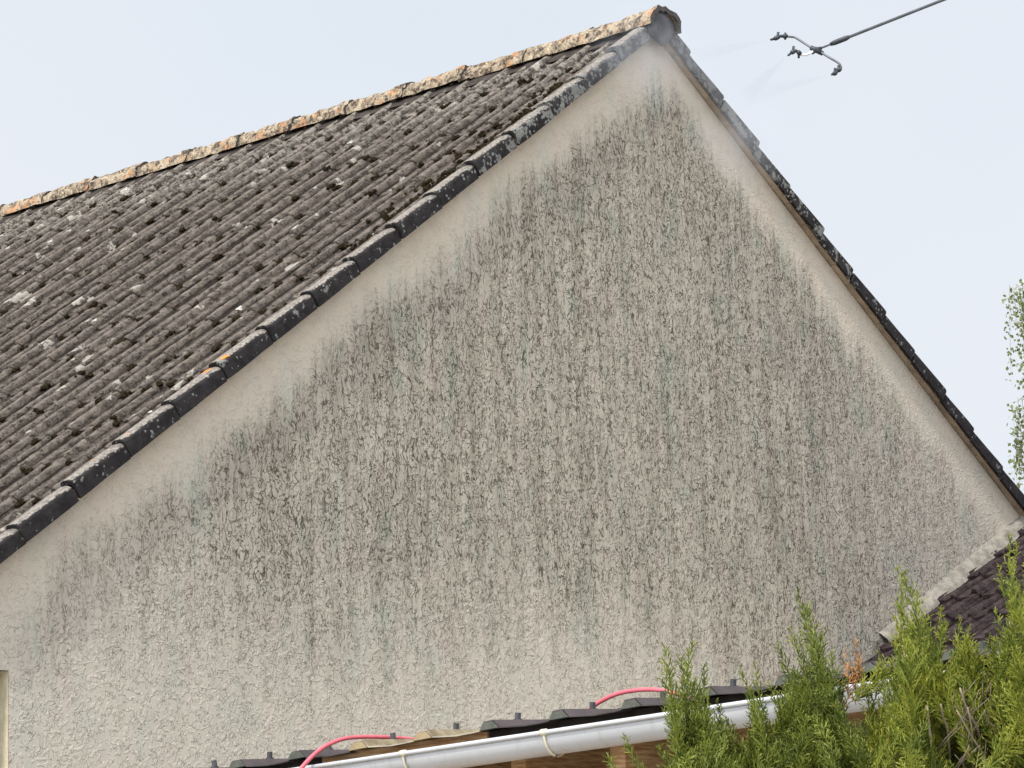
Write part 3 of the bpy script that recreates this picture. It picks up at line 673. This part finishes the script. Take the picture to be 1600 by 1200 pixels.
# ------------------------------------------------------------------ conifer hedge in front
def mat_leaf(name, c0, c1, c2):
    M = NT(name); o = M.obj(); g = M.n('ShaderNodeNewGeometry').outputs['Random Per Island']
    n = M.noise(o, 9., 3, .6)
    c = M.mix(M.ss(n, .35, .65), c0, c1); c = M.mix(M.ss(g, .5, 1., 0, .75), c, c2)
    M.col(c); M.b.inputs['Roughness'].default_value = .55; M.b.inputs['Specular IOR Level'].default_value = .35
    # thin green leaves let some light through
    t = M.n('ShaderNodeBsdfTranslucent'); M.set(t.inputs[0], M.mix(1., c, (1.5, 1.6, .7), 'MULTIPLY')); mx_ = M.n('ShaderNodeMixShader'); mx_.inputs[0].default_value = .35
    out_ = M.t.nodes['Material Output']; M.t.links.new(M.b.outputs[0], mx_.inputs[1]); M.t.links.new(t.outputs[0], mx_.inputs[2]); M.t.links.new(mx_.outputs[0], out_.inputs['Surface'])
    return M.m
ML = [mat_leaf('conifer_green', (.085, .125, .02), (.195, .235, .035), (.32, .33, .06)),
      mat_leaf('conifer_yellow_green', (.10, .145, .018), (.25, .285, .034), (.40, .38, .06))]
M_twig = simple('pale_bare_twig', (.27, .22, .16), .9, .3, 30)
M_rust = simple('orange_dying_tips', (.34, .17, .06), .8, .3, 30)
class Sprig:
    """many thin tapered three-sided scale-leaf shoots, gathered in arrays"""
    def __init__(s): s.a = []; s.b = []; s.r = []
    def shoot(s, a, b, r): s.a.append(a); s.b.append(b); s.r.append(r)
    def mesh(s, name, mat, parent):
        a = np.array(s.a); c = np.array(s.b); r = np.array(s.r)[:, None]; n = len(a)
        d = c-a; L = np.linalg.norm(d, axis=1, keepdims=True)+1e-9; d /= L
        ref = rng.normal(size=(n, 3)); x = np.cross(d, ref); x /= np.linalg.norm(x, axis=1, keepdims=True); y = np.cross(d, x)
        k = [(1, 0), (-.5, .87), (-.5, -.87)]
        bot = [a+r*.55*(x*p+y*q) for p, q in k]; mid = [a+d*L*.6+r*(x*p+y*q) for p, q in k]
        V = np.stack(bot+mid+[c], 1).reshape(-1, 3)
        F = []
        base_f = [(0, 1, 4, 3), (1, 2, 5, 4), (2, 0, 3, 5), (3, 4, 6), (4, 5, 6), (5, 3, 6)]
        for i in range(n):
            o = i*7; F.extend([tuple(o+j for j in f) for f in base_f])
        m = MB(); m.v = [V]; m.f = F; m.n = len(V); return m.build(name, mat, parent)
def rot_to(d, ang, az):
    d = d/np.linalg.norm(d); ref = np.array([0, 0, 1.]) if abs(d[2]) < .9 else np.array([1., 0, 0])
    a = np.cross(d, ref); a /= np.linalg.norm(a); b_ = np.cross(d, a)
    return d*math.cos(ang)+(a*math.cos(az)+b_*math.sin(az))*math.sin(ang)
UPV = np.array([0, 0, 1.])
def leader(S, tip, L, wid, dirv, r_, wood=None, dens=1.):
    """one upright shoot: side branches shorten towards the tip, each a flat fern-like spray"""
    tip = np.array(tip); dirv = dirv/np.linalg.norm(dirv)
    n = int(L/.0075*dens); az = r_.uniform(0, 6.28)
    base_ = tip-dirv*L
    cv = rng.normal(size=3)*.10*L; cv[2] = 0
    for i in range(n):
        f = (i+r_.random())/n; p = tip-dirv*L*f+cv*f*(1-f)*2; az += 2.4+r_.uniform(-.4, .4)
        bl = wid*(.18+.82*min(1, f*1.6))*r_.uniform(.6, 1.15)
        d = rot_to(dirv, R(r_.uniform(18, 44)), az); d = d+UPV*.12; d /= np.linalg.norm(d)
        e_ = p+d*bl; S.shoot(p, e_, .0019)
        pl = np.cross(d, rot_to(d, R(80), r_.uniform(0, 6.28))); pl /= np.linalg.norm(pl)
        m = max(3, int(bl/.0062)); sg = 1
        for j in range(m):
            g = (j+.6)/m; sg = -sg; q = p+d*bl*g; ll = (.010+.024*(1-g)*min(1, bl/.08))*r_.uniform(.7, 1.3)
            dd = d*.82+pl*sg*.57+rng.normal(size=3)*.13; dd /= np.linalg.norm(dd); e2 = q+dd*ll
            S.shoot(q, e2, .00145)
            if ll > .018:
                for h in (.35, .62):
                    d3 = dd*.8+pl*sg*(-.5 if h > .5 else .6)+rng.normal(size=3)*.2; d3 /= np.linalg.norm(d3); S.shoot(q+dd*ll*h, q+dd*ll*h+d3*ll*.55, .0013)
def bush(name_label, leaders, lower, mat, depth, trunk_px, seed, rust=()):
    r_ = random.Random(seed)
    tb = at(trunk_px, 1400, depth); 
    root = tag(empty('conifer_shrub', (tb[0], tb[1], 0)), name_label, 'shrub', 'conifer shrubs of the hedge in front of the house')
    inv = Matrix.Translation((-tb[0], -tb[1], 0))
    S = Sprig()
    for (x, y, L, wd, lean) in leaders:
        t = depth+r_.uniform(-.12, .12); p = at(x, y, t); d = UPV+rt*(lean*1.3+r_.uniform(-.1, .1))+rng.normal(size=3)*.10
        leader(S, p, L*1.15, wd*1.5, d, r_, dens=1.0)
    for (x0, x1, y0, y1, n) in lower:
        for _ in range(int(n*1.7)):
            x, y = r_.uniform(x0, x1), r_.uniform(y0, y1); t = depth+r_.uniform(-.25, .30)
            leader(S, at(x, y, t), r_.uniform(.16, .3), r_.uniform(.06, .11), UPV+rng.normal(size=3)*.28, r_)
    fo = S.mesh('foliage', mat, root); fo.matrix_parent_inverse = inv
    if rust:
        S2 = Sprig()
        for (x, y, L, wd) in rust: leader(S2, at(x, y, depth-.05), L, wd, UPV+rng.normal(size=3)*.1, r_, dens=.6)
        o = S2.mesh('dying_tips', M_rust, root); o.matrix_parent_inverse = inv
    b = MB(); top = at(trunk_px, 1210, depth+.05)
    b.tube(smooth_path([(tb[0], tb[1], 0), (tb[0]+.02, tb[1], .8), tuple(top)], 5), np.linspace(.035, .009, 11), 8)
    for (x, y, L, wd, lean) in leaders[:8]:
        e_ = at(x, y, depth+.02)-(UPV+rt*lean)*L*.9; b.tube(smooth_path([tuple(top-np.array([0, 0, .25])), tuple((top+e_)/2-np.array([0, 0, .03])), tuple(e_)], 4), np.linspace(.006, .002, 9), 6)
    o = b.build('stems', M_twig, root, True); o.matrix_parent_inverse = inv
    return root, inv
PX = 1/660.                 # metres per photo pixel at the hedge's distance
bush('dark green conifer with a flame-shaped tip, leftmost in the hedge',
     [(1040, 1012, .30, .05, -.12), (1062, 1030, .3, .05, -.08), (1082, 1006, .34, .055, .0), (1100, 1040, .3, .05, .05), (1058, 1075, .3, .06, -.1), (1120, 1100, .25, .05, .12), (1085, 1065, .3, .06, 0), (1105, 1090, .3, .06, .05), (1070, 1110, .3, .07, -.1), (1045, 1130, .2, .05, -.2),
      (1155, 1045, .2, .03, -.12), (1180, 1040, .22, .03, -.02), (1172, 1085, .2, .045, 0), (1192, 1110, .2, .05, .05), (975, 1150, .12, .025, -.35), (950, 1180, .10, .03, -.5), (1030, 1165, .15, .04, -.3)],
     [(1060, 1140, 1120, 1200, 16), (1050, 1220, 1165, 1300, 26)], ML[0], 6.95, 1110, 1)
bush('green conifer with orange dying tips, second from the left in the hedge',
     [(1247, 925, .26, .04, -.12), (1262, 945, .3, .045, -.05), (1235, 985, .28, .045, -.18), (1290, 985, .28, .045, .05), (1215, 1010, .28, .05, -.2), (1270, 1000, .3, .06, 0), (1300, 1020, .25, .05, .05), (1240, 1050, .3, .06, -.1), (1320, 1060, .25, .06, .1), (1345, 1050, .2, .03, .1), (1375, 1020, .14, .02, .1), (1205, 1075, .24, .05, -.2)],
     [(1215, 1320, 1065, 1130, 9), (1210, 1385, 1125, 1200, 22), (1190, 1400, 1180, 1300, 30)], ML[0], 7.05, 1290, 2,
     rust=[(1337, 1003, .12, .035), (1318, 1016, .13, .035), (1345, 1028, .12, .035), (1328, 1040, .12, .04)])
bush('bright green conifer with bare twigs showing, third from the left in the hedge',
     [(1400, 888, .2, .03, -.03), (1415, 895, .28, .04, 0), (1432, 925, .28, .045, .05), (1405, 950, .3, .05, -.1), (1445, 960, .28, .05, .1), (1468, 950, .12, .02, .0), (1480, 975, .24, .05, .15), (1500, 965, .18, .03, .0), (1512, 985, .24, .05, .05), (1425, 985, .3, .06, 0), (1455, 995, .3, .06, 0), (1525, 1010, .2, .05, .1)],
     [(1412, 1520, 1000, 1070, 18), (1395, 1450, 1070, 1150, 8), (1440, 1530, 1080, 1130, 4), (1395, 1560, 1165, 1300, 26)], ML[1], 6.9, 1450, 3)
bush('tallest yellow-green conifer at the right end of the hedge',
     [(1578, 838, .22, .022, -.02), (1590, 850, .25, .03, .02), (1562, 885, .14, .018, -.12), (1605, 870, .28, .04, .05), (1575, 930, .25, .045, -.05), (1558, 960, .25, .045, -.15), (1595, 930, .3, .05, 0), (1620, 900, .3, .05, .05), (1545, 1000, .25, .05, -.2), (1580, 985, .3, .06, 0), (1610, 960, .3, .06, 0)],
     [(1550, 1640, 990, 1090, 24), (1540, 1680, 1090, 1200, 26), (1530, 1720, 1190, 1300, 20)], ML[1], 6.8, 1610, 4)
# bare twigs in the gap of the third shrub
sh3 = [o for o in COL.objects if o.name.startswith('conifer_shrub')][2]
b = MB(); r_ = random.Random(9)
for (x0, y0, x1, y1, rr) in ((1449, 1102, 1458, 1195, .0042), (1470, 1100, 1482, 1150, .0035), (1500, 1075, 1530, 1150, .004), (1512, 1105, 1520, 1180, .003), (1538, 1110, 1560, 1150, .0025), (1495, 1110, 1540, 1190, .003)):
    b.tube(smooth_path([at(x0, y0, 6.60), at((x0+x1)/2+r_.uniform(-4, 4), (y0+y1)/2, 6.62), at(x1, y1, 6.66), at(x1+5, 1260, 6.85)], 4), np.linspace(rr*.55, rr*.9, 13), 6)
for k in range(38):
    x0, y0 = r_.uniform(1490, 1555), r_.uniform(1060, 1180); a_ = r_.uniform(-.9, .9); L_ = r_.uniform(15, 55)
    b.tube([at(x0, y0, 6.6), at(x0+math.sin(a_)*L_*.5+r_.uniform(-3, 3), y0+math.cos(a_)*L_*.5, 6.63), at(x0+math.sin(a_)*L_, y0+math.cos(a_)*L_, 6.66)], [.0006, .0010, .0014], 5)
o = b.build('bare_twigs', M_twig, sh3, True); tbl = sh3.location; o.matrix_parent_inverse = Matrix.Translation((-tbl[0], -tbl[1], 0))

# ------------------------------------------------------------------ birch beyond the house
BD = 27.
bt = at(1790, 900, BD); birch = tag(empty('birch_tree', (bt[0], bt[1], 0)), 'weeping birch beyond the right verge, its hanging leafy twigs against the sky', 'tree')
binv = Matrix.Translation((-bt[0], -bt[1], 0))
M_bark = simple('birch_bark', (.45, .43, .40), .9, .4, 6)
M_bl = mat_leaf('birch_leaf', (.10, .13, .05), (.17, .20, .08), (.26, .28, .15))
r_ = random.Random(21)
b = MB(); top = np.array([bt[0]+.2, bt[1], 9.6]); tr = smooth_path([(bt[0], bt[1], 0), (bt[0]+.1, bt[1], 3.5), (bt[0]-.05, bt[1]+.1, 6.8), tuple(top)], 6)
b.tube(tr, np.linspace(.17, .02, len(tr)), 10)
V = []; F = []
def leafq(p, s):
    d = rng.normal(size=3); d[2] -= .8; d /= np.linalg.norm(d); x = np.cross(d, rng.normal(size=3)); x /= np.linalg.norm(x)
    o = len(V); V.extend([p, p+d*s*.5+x*s*.38, p+d*s, p+d*s*.5-x*s*.38]); F.append((o, o+1, o+2, o+3))
def strand(p, L, nl=22, sway=.25):
    dv = np.array([r_.uniform(-1, 1)*sway, r_.uniform(-1, 1)*sway, 0]); pts = []
    for i in range(7): f = i/6; pts.append(p+dv*f*(1-f*.4)*L-np.array([0, 0, L*f]))
    b.tube(pts, np.linspace(.004, .0015, 7), 4, False)
    for i in range(int(nl*1.7*L/.8)):
        f = r_.random(); q = p+dv*f*(1-f*.4)*L-np.array([0, 0, L*f]); leafq(q+rng.normal(size=3)*.035, r_.uniform(.025, .05))
def limb(end):
    end = np.array(end); z0 = max(2., end[2]-r_.uniform(.8, 2.)); s = np.array([bt[0], bt[1], z0]); m = (s+end)/2+np.array([0, 0, .5])
    b.tube(smooth_path([s, m, end], 5), np.linspace(.04, .006, 11), 6, False)
for _ in range(46):
    th = r_.uniform(0, 6.28); rr = r_.uniform(.4, 1.35); zt = r_.uniform(3.2, 9.0); e_ = np.array([bt[0]+rr*math.cos(th), bt[1]+rr*math.sin(th), zt])
    rel = (e_-CAM); px = 800+FPX*(rel@rt)/(rel@fw)
    if px < 1715: continue
    limb(e_)
    for _ in range(9): strand(e_+rng.normal(size=3)*[.2, .2, .25], r_.uniform(.5, 1.5), 26)
for (x, y, L, n) in ((1592, 447, .95, 3), (1598, 440, 1.1, 3), (1585, 452, .35, 2), (1606, 438, 1.2, 4), (1588, 628, .45, 2), (1598, 625, .6, 3), (1582, 700, .3, 2), (1592, 690, .4, 3), (1602, 660, .7, 4), (1615, 500, 1.2, 4)):
    e_ = at(x, y, BD)
    for _ in range(n): strand(e_+rng.normal(size=3)*.03, L*r_.uniform(.8, 1.1), 30, .08)
    mm = at(x+8, y-6, BD); limb(mm+np.array([0, 0, -.0])) if y < 460 and x > 1590 else None
    b.tube(smooth_path([e_, at(x+60, y-25, BD), np.array([bt[0], bt[1], e_[2]-.6])], 4), np.linspace(.004, .02, 9), 5, False)
o = b.build('trunk', M_bark, birch, True); o.matrix_parent_inverse = binv
m = MB(); m.v = [np.array(V)]; m.f = F; m.n = len(V); o = m.build('crown', M_bl, birch); o.matrix_parent_inverse = binv
